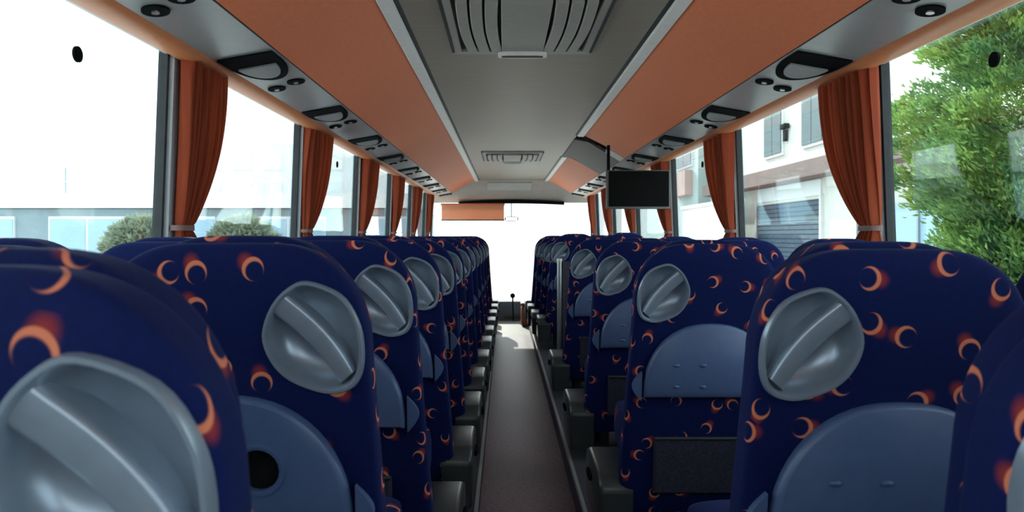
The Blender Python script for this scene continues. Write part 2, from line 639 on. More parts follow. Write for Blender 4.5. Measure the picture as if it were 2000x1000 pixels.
def rack(s, y_breaks, label):
    side = 'left' if s < 0 else 'right'
    root = thing('luggage_rack', (0, 0, 0), label, 'luggage rack', 'luggage racks above the seats')
    for (a, b) in y_breaks:
        # pale rail between ceiling strip and rack
        prof = [(s * 0.482, 2.010), (s * 0.490, 1.998), (s * 0.535, 1.996), (s * 0.543, 2.004), (s * 0.543, 2.03), (s * 0.482, 2.03)]
        ob('rail', prism_me('rail', prof, a, b), M['alu'], root)
        prof = slab_prof([(s * 0.546, RZ0), (s * 0.70, 1.928), (s * 0.868, RZ1 + 0.004)], 0.02)
        ob('door_panel', prism_me('door_panel', prof, a, b, True, 40), M['orange'], root)
        prof = [(s * 0.468, 2.011), (s * 0.481, 2.006), (s * 0.481, 2.03), (s * 0.468, 2.03)]
        ob('seal_strip', prism_me('seal_strip', prof, a, b), M['rubber'], root)
    prof = [(s * 0.866, RZ1 + 0.006), (s * 0.874, RZ1 + 0.002), (s * 0.874, RZ1 + 0.03), (s * 0.866, RZ1 + 0.03)]
    ob('seam_strip', prism_me('seam_strip', prof, REAR, 11.3), M['rubber'], root)
    prof = slab_prof([(s * 0.872, RZ1), (s * 1.070, RZ2)], 0.02)
    ob('service_panel', prism_me('service_panel', prof, REAR, 11.3), M['service'], root)
    prof = slab_prof([(s * 1.070, RZ2), (s * 1.085, RZ2 - 0.012), (s * 1.12, RZ2 - 0.016), (s * 1.165, RZ2 - 0.010),
                      (s * 1.190, RZ3)], 0.03)
    ob('edge_moulding', prism_me('edge_moulding', prof, REAR, 11.6, True, 50), M['orange_edge'], root)
    prof = [(s * 1.188, RZ3 - 0.004), (s * 1.200, RZ3 - 0.004), (s * 1.200, RZ3 + 0.02), (s * 1.188, RZ3 + 0.02)]
    ob('curtain_rail', prism_me('curtain_rail', prof, REAR, 11.6), M['alu'], root)
    for y in UNITS:
        # black D surround, grey speaker cover inside it, two oval knobs ahead of it
        o = [(0.04, y - 0.075), (0.96, y - 0.075)]
        k = 18
        o += [(0.5 + 0.46 * math.cos(PI * i / k), y + 0.03 + 0.265 * math.sin(PI * i / k)) for i in range(k + 1)]
        u = panel_solid('service_unit', s, o, -0.004, 0.007, M['black'], root)
        o = [(0.5 + 0.33 * math.cos(PI * i / k), y + 0.060 + 0.175 * math.sin(PI * i / k)) for i in range(k + 1)]
        panel_solid('speaker_cover', s, o, 0.004, 0.013, M['service_d'], u)
        for (t, dy) in ((0.27, 0.395), (0.74, 0.455)):
            o = [(t + 0.17 * math.cos(2 * PI * i / 16), y + dy + 0.044 * math.sin(2 * PI * i / 16)) for i in range(16)]
            kb = panel_solid('reading_light', s, o, -0.004, 0.006, M['black'], root)
            o = [(t + 0.05 * math.cos(2 * PI * i / 10), y + dy + 0.013 * math.sin(2 * PI * i / 10)) for i in range(10)]
            panel_solid('lens', s, o, 0.005, 0.010, M['steel'], kb)
    return root


rack(-1, [(REAR, 11.3)], 'orange panelled luggage rack with grey service strip along the left wall')
rack(1, [(REAR, 6.20), (7.85, 11.3)], 'orange panelled luggage rack along the right wall, broken by the hanging screen')

# ------------------------------------------------------------------ roof hatches
def make_hatch():
    r = thing('roof_hatch', (-0.025, 2.95, 2.012),
              'large grey roof hatch with curved louvres close overhead', 'roof hatch', 'roof hatches')
    # frame ring
    fx, fy, iw, il = 0.300, 0.44, 0.262, 0.375
    v = []
    for (a, b, z) in ((fx, fy, 0.0), (fx, fy, -0.012), (iw, il, -0.016), (iw, il, 0.0)):
        v += [(-a, -b, z), (a, -b, z), (a, b, z), (-a, b, z)]
    f = []
    for k in range(3):
        for i in range(4):
            f.append((k * 4 + i, k * 4 + (i + 1) % 4, k * 4 + 4 + (i + 1) % 4, k * 4 + 4 + i))
    ob('frame', mesh('frame', v, f), M['hatch'], r)
    for s in (-1, 1):
        x0, x1 = sorted((s * 0.294, s * 0.304))
        box('side_seal', x0, x1, -0.44, 0.40, -0.016, 0.0, M['rubber'], r)
    box('recess', -iw, iw, -il, il, -0.004, 0.0, M['hatch_dark'], r)

    def bar(x0, x1, bow, nm):
        k = 12
        vv, ff = [], []
        for i in range(k + 1):
            t = i / k
            y = -0.36 + 0.69 * t
            b = bow * math.sin(PI * t) * 0.010 - bow * 0.012 * t
            z = -0.030 - 0.006 * math.sin(PI * t)
            vv += [(x0 + b, y, -0.004), (x0 + b, y, z + 0.004), (x0 + b + 0.004, y, z), (x1 + b - 0.004, y, z), (x1 + b, y, z + 0.004), (x1 + b, y, -0.004)]
        for i in range(k):
            for j in range(5):
                ff.append((i * 6 + j, i * 6 + j + 1, i * 6 + 7 + j, i * 6 + 6 + j))
        ff += [tuple(range(6)), tuple(range(k * 6, k * 6 + 6))]
        return ob(nm, mesh(nm, vv, ff, True, 35), M['hatch'], r)

    bar(-0.088, 0.088, 0.0, 'centre_panel')
    for s in (-1, 1):
        for (a, b) in ((0.098, 0.143), (0.152, 0.195), (0.204, 0.243)):
            x0, x1 = sorted((s * a, s * b))
            bar(x0, x1, s, 'louvre')
    # pull handle: pale rim with a dark slot
    k = 20
    vv, ff = [], []
    for rr, z in ((1.0, -0.03), (1.0, -0.045), (0.80, -0.045), (0.80, -0.034)):
        for i in range(k):
            a = 2 * PI * i / k
            vv.append((0.105 * (rr if rr == 1 else 0.86) * spow(math.cos(a), 0.5), 0.345 + 0.034 * (rr if rr == 1 else 0.6) * spow(math.sin(a), 0.5), z))
    for q in range(3):
        for i in range(k):
            ff.append((q * k + i, q * k + (i + 1) % k, q * k + k + (i + 1) % k, q * k + k + i))
    h = ob('handle', mesh('handle', vv, ff, True, 40), M['alu'], r)
    h['label'] = 'pale pull handle with a dark slot'
    box('slot', -0.088, 0.088, 0.330, 0.362, -0.0462, -0.020, M['hatch_dark'], h)
    return r


ha = make_hatch()
hb = copy_tree(ha)
hb.location = (-0.025, 7.85, 2.012)
hb['label'] = 'small looking roof hatch with pale louvres far down the ceiling'

# ------------------------------------------------------------------ seats
ZB = PLAT
ZOV = 1.030
TILT = 0.13


def ty(z):
    return -(z - ZOV) * TILT


def shell_mesh(name, W0, W1, ztop, zbot, T, yc, flare=0.0, ex=7.0, edge=0.05):
    """padded back: half width W0 at the bottom, W1 near the top, rounded top corners, thickness 2T"""
    rows = []
    rx, rz = 0.150, 0.165
    zc = ztop - rz
    nb = 12
    for i in range(nb):
        z = zbot + (zc - zbot) * i / nb
        rows.append((z, W0 + (W1 - W0) * ((z - zbot) / (zc - zbot))))
    na = 18
    for i in range(na + 1):
        a = PI / 2 * i / na
        rows.append((zc + rz * math.sin(a) ** (2 / 2.2), W1 - rx + rx * max(0.0, math.cos(a)) ** (2 / 2.2)))
    k = 44
    v, uv, f = [], [], []
    for (z, hw) in rows:
        zz = max(0.0, (z - (ztop - edge)) / edge)
        th = T * (0.35 + 0.65 * math.sqrt(max(0.0, 1 - zz * zz)))
        zz = max(0.0, ((zbot + 0.03) - z) / 0.03)
        th *= math.sqrt(max(0.1, 1 - 0.7 * zz * zz))
        for j in range(k):
            a = 2 * PI * (j + 0.5) / k
            x = hw * spow(math.cos(a), 2 / ex)
            y = th * spow(math.sin(a), 2 / ex)
            if x * flare > 0:                # the aisle edge widens towards the bottom
                x += flare * min(1.0, abs(x) / hw) * max(0.0, (zc - z) / (zc - zbot)) ** 1.2
            crown = 0.012 * (1 - (x / W1) ** 2) * max(0.0, (z - zc) / rz) ** 2
            v.append((x, yc + ty(z) + y, z + crown - ZB))
            sg = 1 if x > 0 else -1
            uv.append((x + sg * (y + th) * 0.9, z + 0.3 * max(0, zz) * y))
    m = len(rows)
    for i in range(m - 1):
        for j in range(k):
            f.append((i * k + j, i * k + (j + 1) % k, (i + 1) * k + (j + 1) % k, (i + 1) * k + j))
    f.append(tuple(range(k)))
    f.append(tuple(range((m - 1) * k, m * k)))
    me = mesh(name, v, f, True, 55, uv)
    return me


EGG = [(8, 110), (48, 96), (82, 60), (101, 5), (86, -46), (48, -85), (-22, -110), (-72, -102), (-95, -72), (-100, -20),
       (-90, 35), (-57, 85)]


def egg(side, scale=1.0, sub=4):
    """outline for a right hand seat (aisle to the left); mirrored for the left hand seats"""
    p = catmull([Vector((a * 0.00082, b * 0.00085)) for a, b in EGG], sub)
    return [Vector((q.x * side * scale, q.y * scale)) for q in p]


def grip_parts(root, side, cx, cz):
    n = 0
    prof = [(1.015, 0.022), (1.02, -0.004), (1.0, -0.010), (0.95, -0.010), (0.915, -0.004), (0.89, 0.010), (0.80, 0.026),
            (0.62, 0.037), (0.40, 0.042), (0.18, 0.044)]
    v, f = [], []
    for (sc, dy) in prof:
        o = egg(side, sc)
        n = len(o)
        for p in o:
            z = cz + p.y
            v.append((cx + p.x, ty(z) + dy, z - ZB))
    for q in range(len(prof) - 1):
        for i in range(n):
            f.append((q * n + i, q * n + (i + 1) % n, q * n + n + (i + 1) % n, q * n + n + i))
    f.append(tuple(range((len(prof) - 1) * n, len(prof) * n)))
    g = ob('grip_recess', mesh('grip_recess', v, f, True, 50), M['grip'], root)
    g['label'] = 'egg-shaped satin grey grip recess'
    # diagonal grab bar across the recess
    A = Vector((70 * 0.00082 * side, 66 * 0.00085))
    B = Vector((-64 * 0.00082 * side, -82 * 0.00085))
    d = (B - A)
    nrm = Vector((-d.y, d.x)).normalized() * (1 if side > 0 else -1)
    if nrm.x * side > 0:
        nrm = -nrm              # towards the upper aisle side
    v, f = [], []
    k = 16
    sec = [(-0.025, 0.040), (-0.023, 0.006), (-0.020, -0.001), (-0.015, -0.003), (0.010, -0.005), (0.016, -0.003), (0.019, 0.004), (0.022, 0.040)]
    for i in range(k + 1):
        t = i / k
        c = A + d * t + nrm * (0.009 * math.sin(PI * t))
        w_ = 1.0 - 0.16 * t
        drop = 0.004 * math.sin(PI * t) + 0.006 * t
        for (u, dy) in sec:
            p = c + nrm * (-u) * w_
            z = cz + p.y
            v.append((cx + p.x, ty(z) + dy + drop, z - ZB))
    m_ = len(sec)
    for i in range(k):
        for j in range(m_ - 1):
            f.append((i * m_ + j, i * m_ + j + 1, (i + 1) * m_ + j + 1, (i + 1) * m_ + j))
    f += [tuple(range(m_)), tuple(range(k * m_, k * m_ + m_))]
    ob('grab_bar', mesh('grab_bar', v, f, True, 50), M['grip'], g)


def tray_mesh(hole, cx):
    hw, zb, h = 0.212, 0.690, 0.242
    k = 28
    out = []
    for i in range(k + 1):
        a = PI * i / k
        out.append((cx + hw * spow(math.cos(a), 2 / 2.3), zb + 0.02 + (h - 0.02) * spow(math.sin(a), 2 / 2.1)))
    out = [(cx + hw, zb)] + out + [(cx - hw, zb)]
    zc = zb + h * 0.45
    rings = ((1.0, 0.004), (1.0, -0.010), (0.980, -0.019), (0.94, -0.0235))
    n = len(out)
    v = []
    for sc, dy in rings:
        for (x, z) in out:
            X = cx + (x - cx) * sc
            Z = zc + (z - zc) * sc
            v.append((X, ty(Z) + dy, Z - ZB))
    f = []
    for q in range(len(rings) - 1):
        for i in range(n):
            f.append((q * n + i, q * n + (i + 1) % n, q * n + n + (i + 1) % n, q * n + n + i))
    f += [tuple(range(n)), tuple(range(3 * n, 4 * n))]
    return mesh('tray_table', v, f, True, 50)


def make_seat(side, aisle):
    """side +1: right of the aisle, aisle to seat's -x; local y=0 is the rear face at grip height"""
    root = bpy.data.objects.new('coach_seat', None)
    root.empty_display_size = 0.1
    C.objects.link(root)
    rear = shell_mesh('back_shell', 0.240, 0.232, 1.176, 0.28, 0.042, 0.042, -side * 0.040 if aisle else 0.0)
    cx, cz = -side * 0.143, 1.030
    if aisle:
        o = egg(side, 1.0)
        n = len(o)
        v = [(cx + p.x, -0.10, cz + p.y - ZB) for p in o] + [(cx + p.x, 0.052, cz + p.y - ZB) for p in o]
        f = [(i, (i + 1) % n, n + (i + 1) % n, n + i) for i in range(n)] + [tuple(range(n)), tuple(range(n, 2 * n))]
        rear = boolean_cut(rear, mesh('cutter', v, f))
    ob('back_shell', rear, M['fabric'], root)
    ob('front_cushion', shell_mesh('front_cushion', 0.225, 0.205, 1.188, 0.40, 0.045, 0.108), M['fabric'], root)
    if aisle:
        grip_parts(root, side, cx, cz)
    tm = tray_mesh(False, side * 0.010)
    if side < 0:
        hx, hz = 0.048, 0.806
        kk = 20
        v = []
        for yy in (-0.08, 0.09):
            for i in range(kk):
                a = 2 * PI * i / kk
                v.append((hx + 0.036 * math.cos(a), yy, hz + 0.036 * math.sin(a) - ZB))
        f = [(i, (i + 1) % kk, kk + (i + 1) % kk, kk + i) for i in range(kk)] + [tuple(range(kk)), tuple(range(kk, 2 * kk))]
        tm = boolean_cut(tm, mesh('cutter', v, f))
    t = ob('tray_table', tm, M['grey_plastic'], root)
    t['label'] = 'blue-grey folding tray table'
    if side < 0:
        ob('cup_hole', cyl_me('cup_hole', (hx, ty(hz) + 0.000, hz - ZB), (hx, ty(hz) - 0.006, hz - ZB), 0.037, 20), M['black'], t)
        rv, rf = [], []
        for rr, dy in ((0.036, -0.014), (0.040, -0.026), (0.045, -0.026), (0.048, -0.018)):
            for i in range(24):
                a = 2 * PI * i / 24
                z = hz + rr * math.sin(a)
                rv.append((hx + rr * math.cos(a), ty(z) + dy, z - ZB))
        for q in range(3):
            for i in range(24):
                rf.append((q * 24 + i, q * 24 + (i + 1) % 24, q * 24 + 24 + (i + 1) % 24, q * 24 + 24 + i))
        ob('cup_rim', mesh('cup_rim', rv, rf, True, 60), M['grey_plastic'], t)
    else:
        bm = bmesh.new()
        bmesh.ops.create_uvsphere(bm, u_segments=12, v_segments=6, radius=0.009)
        bmesh.ops.scale(bm, vec=(1.25, 0.6, 0.6), verts=bm.verts)
        bme = bpy.data.meshes.new('bump')
        bm.to_mesh(bme)
        bm.free()
        for p in bme.polygons:
            p.use_smooth = True
        for bx in (-0.100, -0.014):
            for bz in (0.798, 0.728):
                ob('bump', bme, M['grey_plastic'], t, (bx, ty(bz) - 0.0240, bz - ZB))
    # pivot lugs beside the tray's lower corners
    for sx in (-1, 1):
        k = 14
        o = [(sx * 0.208, 0.668)] + [(sx * (0.208 + 0.030 * math.sin(PI * i / k)), 0.678 + 0.098 * (i / k)) for i in range(k + 1)]
        n = len(o)
        v = [(x, ty(z) + 0.030, z - ZB) for x, z in o] + [(x, ty(z) - 0.014, z - ZB) for x, z in o]
        f = [(i, (i + 1) % n, n + (i + 1) % n, n + i) for i in range(n)] + [tuple(range(n)), tuple(range(n, 2 * n))]
        ob('pivot_lug', mesh('pivot_lug', v, f, True, 45), M['grey_plastic'], t)
    # net pocket on the lower back
    v = []
    for (x, z, b) in ((-0.165, 0.36, 0), (0.165, 0.36, 0), (0.165, 0.555, 0), (-0.165, 0.555, 0)):
        v.append((x, ty(z) + 0.004, z - ZB))
    for (x, z) in ((-0.155, 0.37), (0.155, 0.37), (0.155, 0.550), (-0.155, 0.550)):
        v.append((x, ty(z) - 0.014, z - ZB))
    pk = ob('net_pocket', mesh('net_pocket', v, [(0, 1, 5, 4), (1, 2, 6, 5), (2, 3, 7, 6), (3, 0, 4, 7), (4, 5, 6, 7), (0, 1, 2, 3)]), M['net'], root)
    ob('pocket_hem', cyl_me('pocket_hem', (-0.160, ty(0.553) - 0.012, 0.553 - ZB), (0.160, ty(0.553) - 0.012, 0.553 - ZB), 0.006, 8), M['rubber'], pk)
    # seat cushion
    v, uv, f = [], [], []
    k = 32
    lev = [(0.40, 0.85), (0.415, 0.97), (0.46, 1.0), (0.52, 1.0), (0.555, 0.97), (0.568, 0.85), (0.57, 0.4)]
    for z, sc in lev:
        for j in range(k):
            a = 2 * PI * (j + 0.5) / k
            x = 0.226 * sc * spow(math.cos(a), 0.35)
            y = 0.40 + 0.235 * sc * spow(math.sin(a), 0.35)
            v.append((x, y, z - ZB))
            uv.append((x, y + z))
    for i in range(len(lev) - 1):
        for j in range(k):
            f.append((i * k + j, i * k + (j + 1) % k, (i + 1) * k + (j + 1) % k, (i + 1) * k + j))
    f += [tuple(range(k)), tuple(range((len(lev) - 1) * k, len(lev) * k))]
    ob('seat_cushion', mesh('seat_cushion', v, f, True, 60, uv), M['fabric'], root)
    ob('base_frame', box_me('base_frame', -0.20, 0.20, 0.12, 0.55, 0.33 - ZB, 0.40 - ZB, 0.01), M['rubber'], root)
    for (lx, ly) in ((-0.16, 0.22), (0.16, 0.22), (-0.16, 0.48), (0.16, 0.48)):
        ob('leg', box_me('leg', lx - 0.02, lx + 0.02, ly - 0.025, ly + 0.025, 0.0, 0.335 - ZB), M['rubber'], root)
    if aisle:
        # moulded side cover on the aisle side, rounded at the top rear
        o = [(0.10, 0.20), (0.085, 0.36)]
        for i in range(9):
            a = PI - (PI / 2) * i / 8
            o.append((0.155 + 0.07 * math.cos(a), 0.36 + 0.06 * math.sin(a)))
        o += [(0.42, 0.425), (0.50, 0.40), (0.53, 0.34), (0.50, 0.22)]
        n = len(o)
        xa, xb = -side * 0.226, -side * 0.338
        cen = (sum(p[0] for p in o) / n, sum(p[1] for p in o) / n)
        v = []
        for (xx, sc) in ((xa, 1.0), (xb + side * 0.014, 1.0), (xb + side * 0.003, 0.97), (xb, 0.92)):
            for (y, z) in o:
                v.append((xx, cen[0] + (y - cen[0]) * sc, cen[1] + (z - cen[1]) * sc - ZB))
        f = []
        for q in range(3):
            for i in range(n):
                f.append((q * n + i, q * n + (i + 1) % n, q * n + n + (i + 1) % n, q * n + n + i))
        f += [tuple(range(n)), tuple(range(3 * n, 4 * n))]
        sc_ = ob('side_cover', mesh('side_cover', v, f, True, 50), M['cover'], root)
        ob('recline_lever', box_me('recline_lever', min(xb, xb - side * 0.012), max(xb, xb - side * 0.012), 0.30, 0.39, 0.335 - ZB, 0.36 - ZB, 0.004), M['black'], sc_)
    return root


PROTO = {}
for side in (-1, 1):
    for aisle in (True, False):
        PROTO[(side, aisle)] = make_seat(side, aisle)
used = set()


def place_seat(side, aisle, x, y, dz, rz, label, group):
    key = (side, aisle)
    if key in used:
        o = copy_tree(PROTO[key])
    else:
        used.add(key)
        o = PROTO[key]
    o.location = (x, y, ZB + dz)
    o.rotation_euler.z = rz
    if not aisle:
        o.scale.x = 0.88
    tag(o, label, 'seat', group)
    return o


LROWS = [0.57, 1.28, 2.00, 2.71, 3.42, 4.13, 4.84, 5.55, 6.26, 6.97, 7.68, 8.39, 9.10]
LDX = [0.008, -0.010, -0.014, -0.006, 0.0, 0.0, 0.010, 0.015, 0.020, 0.025, 0.030, 0.035, 0.035]
LDZ = [-0.010, 0.0, 0.0, 0.0, -0.004, -0.004, -0.004, -0.004, -0.005, -0.005, -0.005, -0.005, -0.005]
RROWS = [0.68, 1.27, 2.45, 3.53, 4.88, 6.95, 7.66, 8.37, 9.08]
RDX = [0.035, 0.005, 0.005, 0.0, 0.0, 0.0, -0.03, -0.05, -0.06]
RDZ = [-0.040, -0.010, -0.014, -0.012, -0.010, 0.018, 0.0, 0.0, 0.0]
for i, y in enumerate(LROWS):
    place_seat(-1, True, -0.552 + LDX[i], y, LDZ[i], 0,
               'navy crescent-print coach seat on the aisle, left side, %s row from the camera' % ORD[i + 1],
               'left aisle seats')
    place_seat(-1, False, -1.012, y + 0.02, LDZ[i] - 0.004, 0,
               'navy crescent-print coach seat by the window, left side, %s row from the camera' % ORD[i + 1],
               'left window seats')
for i, y in enumerate(RROWS):
    place_seat(1, True, 0.545 + RDX[i], y, RDZ[i], 0,
               'navy crescent-print coach seat on the aisle, right side, %s row from the camera' % ORD[i + 1],
               'right aisle seats')
    wr = place_seat(1, False, 1.012 if i else 1.03, y + 0.03, RDZ[i] + (0.004 if i != 5 else 0.01), 0,
               'navy crescent-print coach seat by the window, right side, %s row from the camera' % ORD[i + 1],
               'right window seats')
    if i == 0:
        wr.scale.x = 0.80

# ------------------------------------------------------------------ partition by the middle door
pt = thing('partition_screen', (0.30, 5.62, PLAT), 'dark low partition with a steel post beside the middle door', 'partition')
box('panel', 0.02, 0.92, 0.0, 0.03, 0.0, 0.88, M['platform'], pt, 0.008)
ob('post', cyl_me('post', (0.0, 0.015, 0.0), (0.0, 0.015, 0.885), 0.018, 14), M['steel'], pt)
ob('post_cap', cyl_me('post_cap', (0.0, 0.015, 0.885), (0.0, 0.015, 0.90), 0.020, 14), M['alu'], pt)

# ------------------------------------------------------------------ curtains
def curtain_me(s, wtop, seed, ztop=1.785, ztie=1.225, zbot=1.15):
    rnd = random.Random(seed)
    nu, nv = 120, 34
    v, f = [], []
    ph = [rnd.uniform(0, 6.28) for _ in range(4)]
    fq = rnd.choice((10, 11, 12))
    for j in range(nv + 1):
        t = j / nv
        z = ztop + (zbot - ztop) * t
        tt = (ztop - z) / (ztop - ztie)
        if tt <= 1:
            g = 1 - tt
            w_ = 0.085 + (wtop - 0.085) * (1 - tt ** 2.3) + 0.03 * math.sin(PI * tt)
            amp = 0.012 + 0.018 * g ** 0.4
        else:
            g = (ztie - z) / (ztie - zbot)
            w_ = 0.085 + 0.07 * g ** 0.7
            amp = 0.010 + 0.012 * g
        for i in range(nu + 1):
            u = i / nu
            uu = u + 0.012 * math.sin(2 * PI * 2 * u + ph[1]) * (1 - abs(2 * u - 1))
            y = (0.0 if s < 0 else -0.03) + w_ * uu + 0.02 * max(0, tt - 0.3)
            xw = wall_s(z)
            x = xw - 0.062 + amp * math.sin(2 * PI * fq * u + ph[0] + 0.5 * math.sin(3 * t + ph[2])) \
                + 0.35 * amp * math.sin(2 * PI * (fq * 1.7) * u + ph[3] + t)
            v.append((s * x, y, z))
    for j in range(nv):
        for i in range(nu):
            a = j * (nu + 1) + i
            f.append((a, a + 1, a + nu + 2, a + nu + 1))
    return mesh('cloth', v, f, True)


def tie_me(s, ztie=1.225):
    k = 20
    v, f = [], []
    for dz in (-0.009, 0.009):
        for i in range(k):
            a = 2 * PI * i / k
            v.append((s * (wall_s(ztie) - 0.062 + 0.028 * spow(math.sin(a), 0.6)), (0.052 if s < 0 else 0.022) + 0.055 * spow(math.cos(a), 0.6), ztie + dz))
    f = [(i, (i + 1) % k, k + (i + 1) % k, k + i) for i in range(k)]
    me = mesh('tie_band', v, f, True)
    return me


for s, ps, wid in ((-1, PL, [0.4, 0.29, 0.40, 0.50, 0.50, 0.50, 0.36]), (1, PR, [0.42, 0.37, 0.41, 0.42, 0.40, 0.42, 0.40])):
    side = 'left' if s < 0 else 'right'
    for i, y in enumerate(ps):
        if i == 0:
            continue
        c = thing('curtain', (0, y, 0), 'rust orange pleated curtain tied back, %s along the %s windows from the camera' % (ORD[i], side),
                  'curtain', '%s window curtains' % side)
        ob('cloth', curtain_me(s, wid[i], 11 * i + (3 if s > 0 else 0)), M['curtain'], c)
        ob('tie_band', tie_me(s), M['tie'], c)

# ------------------------------------------------------------------ hanging screen and its housing
hs = thing('screen_housing', (0.0, 6.20, 0.0), 'grey curved ceiling housing behind the hanging television', 'housing')
prof = slab_prof([(0.484, 2.004), (0.60, 1.985), (0.74, 1.90), (0.865, 1.826)], 0.02)
ob('cover', prism_me('cover', prof, 0.25, 1.65, True, 60), M['housing'], hs)
prof = slab_prof([(0.50, 2.020), (0.70, 1.960), (0.745, 1.93)], 0.01)
ob('recess', prism_me('recess', prof, 0.0, 0.30, True, 60), M['black'], hs)
prof = slab_prof([(0.745, 1.893), (0.80, 1.862), (0.866, 1.822)], 0.02)
ob('side_fairing', prism_me('side_fairing', prof, 0.0, 0.25, True, 60), M['pale_housing'], hs)

tv = thing('television', (0.93, 5.92, 1.555), 'black flat television hanging from the right luggage rack', 'television')
W2, H2 = 0.247, 0.150
box('body', -W2, W2, 0.0, 0.045, -H2, H2, M['bezel'], tv, 0.006)
box('screen', -W2 + 0.017, W2 - 0.012, -0.004, 0.002, -H2 + 0.018, H2 - 0.008, M['screen'], tv)
box('arm', -0.238, -0.216, 0.020, 0.042, H2 - 0.01, 0.345, M['black'], tv)

# ------------------------------------------------------------------ front of the coach
rb = thing('roller_blind', (-0.58, 11.52, 1.66), 'orange roller blind pulled down on the left of the windscreen', 'roller blind')
for i in range(5):
    z1 = -0.01 - i * 0.042
    box('pleat', -0.47, 0.47, -0.004 + 0.004 * (i % 2), 0.004 + 0.004 * (i % 2), z1 - 0.043, z1, M['blind'], rb)
box('bottom_bar', -0.475, 0.475, -0.008, 0.010, -0.240, -0.220, M['awning'], rb, 0.003)
ob('roller', cyl_me('roller', (-0.48, 0.0, 0.005), (0.48, 0.0, 0.005), 0.018, 12), M['orange'], rb)

mr = thing('driver_mirror', (0.0, 11.50, 1.45), 'small interior mirror beside the roller blind', 'mirror')
k = 16
v = []
for yy in (0.0, 0.025):
    for i in range(k):
        a = 2 * PI * i / k
        v.append((0.105 * spow(math.cos(a), 0.6), yy, 0.040 * spow(math.sin(a), 0.6)))
f = [(i, (i + 1) % k, k + (i + 1) % k, k + i) for i in range(k)] + [tuple(range(k)), tuple(range(k, 2 * k))]
ob('mirror_shell', mesh('mirror_shell', v, f, True, 40), M['bezel'], mr)
box('mirror_glass', -0.085, 0.085, -0.003, 0.001, -0.027, 0.027, M['mirror'], mr)
ob('stem', cyl_me('stem', (0.0, 0.02, 0.035), (0.0, 0.10, 0.24), 0.008, 8), M['bezel'], mr)

ds = thing('dashboard', (0, 10.95, 0), 'dark low dashboard under the windscreen', 'dashboard')
v, f = [], []
dpf = [(0.0, 0.0), (0.02, 0.17), (0.10, 0.25), (0.40, 0.27), (0.70, 0.20), (0.70, 0.0)]
n = len(dpf)
v = [(-1.2, y, z) for y, z in dpf] + [(1.2, y, z) for y, z in dpf]
f = [(i, (i + 1) % n, n + (i + 1) % n, n + i) for i in range(n)] + [tuple(range(n)), tuple(range(n, 2 * n))]
ob('body', mesh('body', v, f, True, 40), M['dash'], ds)
box('instrument_hood', -1.05, -0.40, -0.02, 0.40, 0.24, 0.50, M['dash'], ds, 0.03)
box('lower_vent', -0.12, 0.25, -0.012, 0.01, 0.03, 0.09, M['vinyl'], ds, 0.004)

st = thing('steering_wheel', (-0.72, 10.72, 0.60), 'black steering wheel in front of the dashboard', 'steering wheel')
bm = bmesh.new()
v, f = [], []
for i in range(32):
    for j in range(8):
        a, b = 2 * PI * i / 32, 2 * PI * j / 8
        r = 0.22 + 0.016 * math.cos(b)
        v.append((r * math.cos(a), r * math.sin(a) * 0.87 - 0.5 * 0.016 * math.sin(b), r * math.sin(a) * 0.5 + 0.016 * math.sin(b)))
for i in range(32):
    for j in range(8):
        f.append((i * 8 + j, ((i + 1) % 32) * 8 + j, ((i + 1) % 32) * 8 + (j + 1) % 8, i * 8 + (j + 1) % 8))
bm.free()
ob('rim', mesh('rim', v, f, True), M['black'], st)
for a in (0, 2 * PI / 3, 4 * PI / 3):
    ob('spoke', cyl_me('spoke', (0, 0, 0), (0.22 * math.cos(a), 0.19 * math.sin(a), 0.11 * math.sin(a)), 0.012, 8), M['black'], st)
ob('column', cyl_me('column', (0, 0, 0), (0, 0.19, -0.27), 0.03, 10), M['black'], st)

gl = thing('gear_stick', (0.02, 10.80, 0.0), 'thin dark stalk with a round head at the end of the aisle', 'stalk')  # gear stick: thin rod with a round knob
ob('stem', cyl_me('stem', (0, 0, 0.0), (-0.01, 0.05, 0.33), 0.010, 8), M['black'], gl)
bm = bmesh.new()
bmesh.ops.create_uvsphere(bm, u_segments=14, v_segments=10, radius=0.036)
bmesh.ops.translate(bm, vec=(-0.01, 0.05, 0.35), verts=bm.verts)
me = bpy.data.meshes.new('head')
bm.to_mesh(me)
bm.free()
for p in me.polygons:
    p.use_smooth = True
ob('head', me, M['black'], gl)

bxr = thing('padded_box', (0.19, 10.25, 0.0), 'reddish brown padded box at the front end of the aisle', 'box')
box('body', -0.075, 0.075, -0.12, 0.12, 0.0, 0.27, M['brown'], bxr, 0.03)
box('lid', -0.080, 0.080, -0.125, 0.125, 0.27, 0.31, M['brown'], bxr, 0.015)

# ------------------------------------------------------------------ outside
GZ = -1.30
box('ground', -90, 90, -60, 160, GZ - 0.2, GZ, M['ground'], kind='structure')['label'] = 'pale sunlit concrete yard'

# building along the right
FX = 7.3


def HZ(z):           # heights were measured for a facade at 6.7 m; rescaled about eye level
    return (z - 2.5) * 1.104 + 2.5


hr = thing('cream_house', (FX, 0, GZ), 'cream two-storey building with grey shutters seen through the right windows', 'building')
box('wall', 0, 4, 9.9, 27.6, 0, 7.8, M['cream'], hr)
box('roof', -0.4, 4.2, 9.7, 27.8, 7.8, 8.1, M['awning'], hr)


def house_window(par, y0, y1, z0, z1, x=0.0, glass='shut'):
    wdw = box('window', x - 0.06, x - 0.0, y0 - 0.07, y1 + 0.07, z0 - 0.07, z1 + 0.07, M['frame_w'], par)
    n_ = 2
    for i in range(n_):
        a = y0 + (y1 - y0) * i / n_ + 0.02
        b = y0 + (y1 - y0) * (i + 1) / n_ - 0.02
        box('pane', x - 0.085, x - 0.055, a, b, z0, z1, M[glass], wdw)
    return wdw


def yy(px):           # depth at which the facade line meets an image column
    return (FX - CAMX) * 1500 / (px - 986)


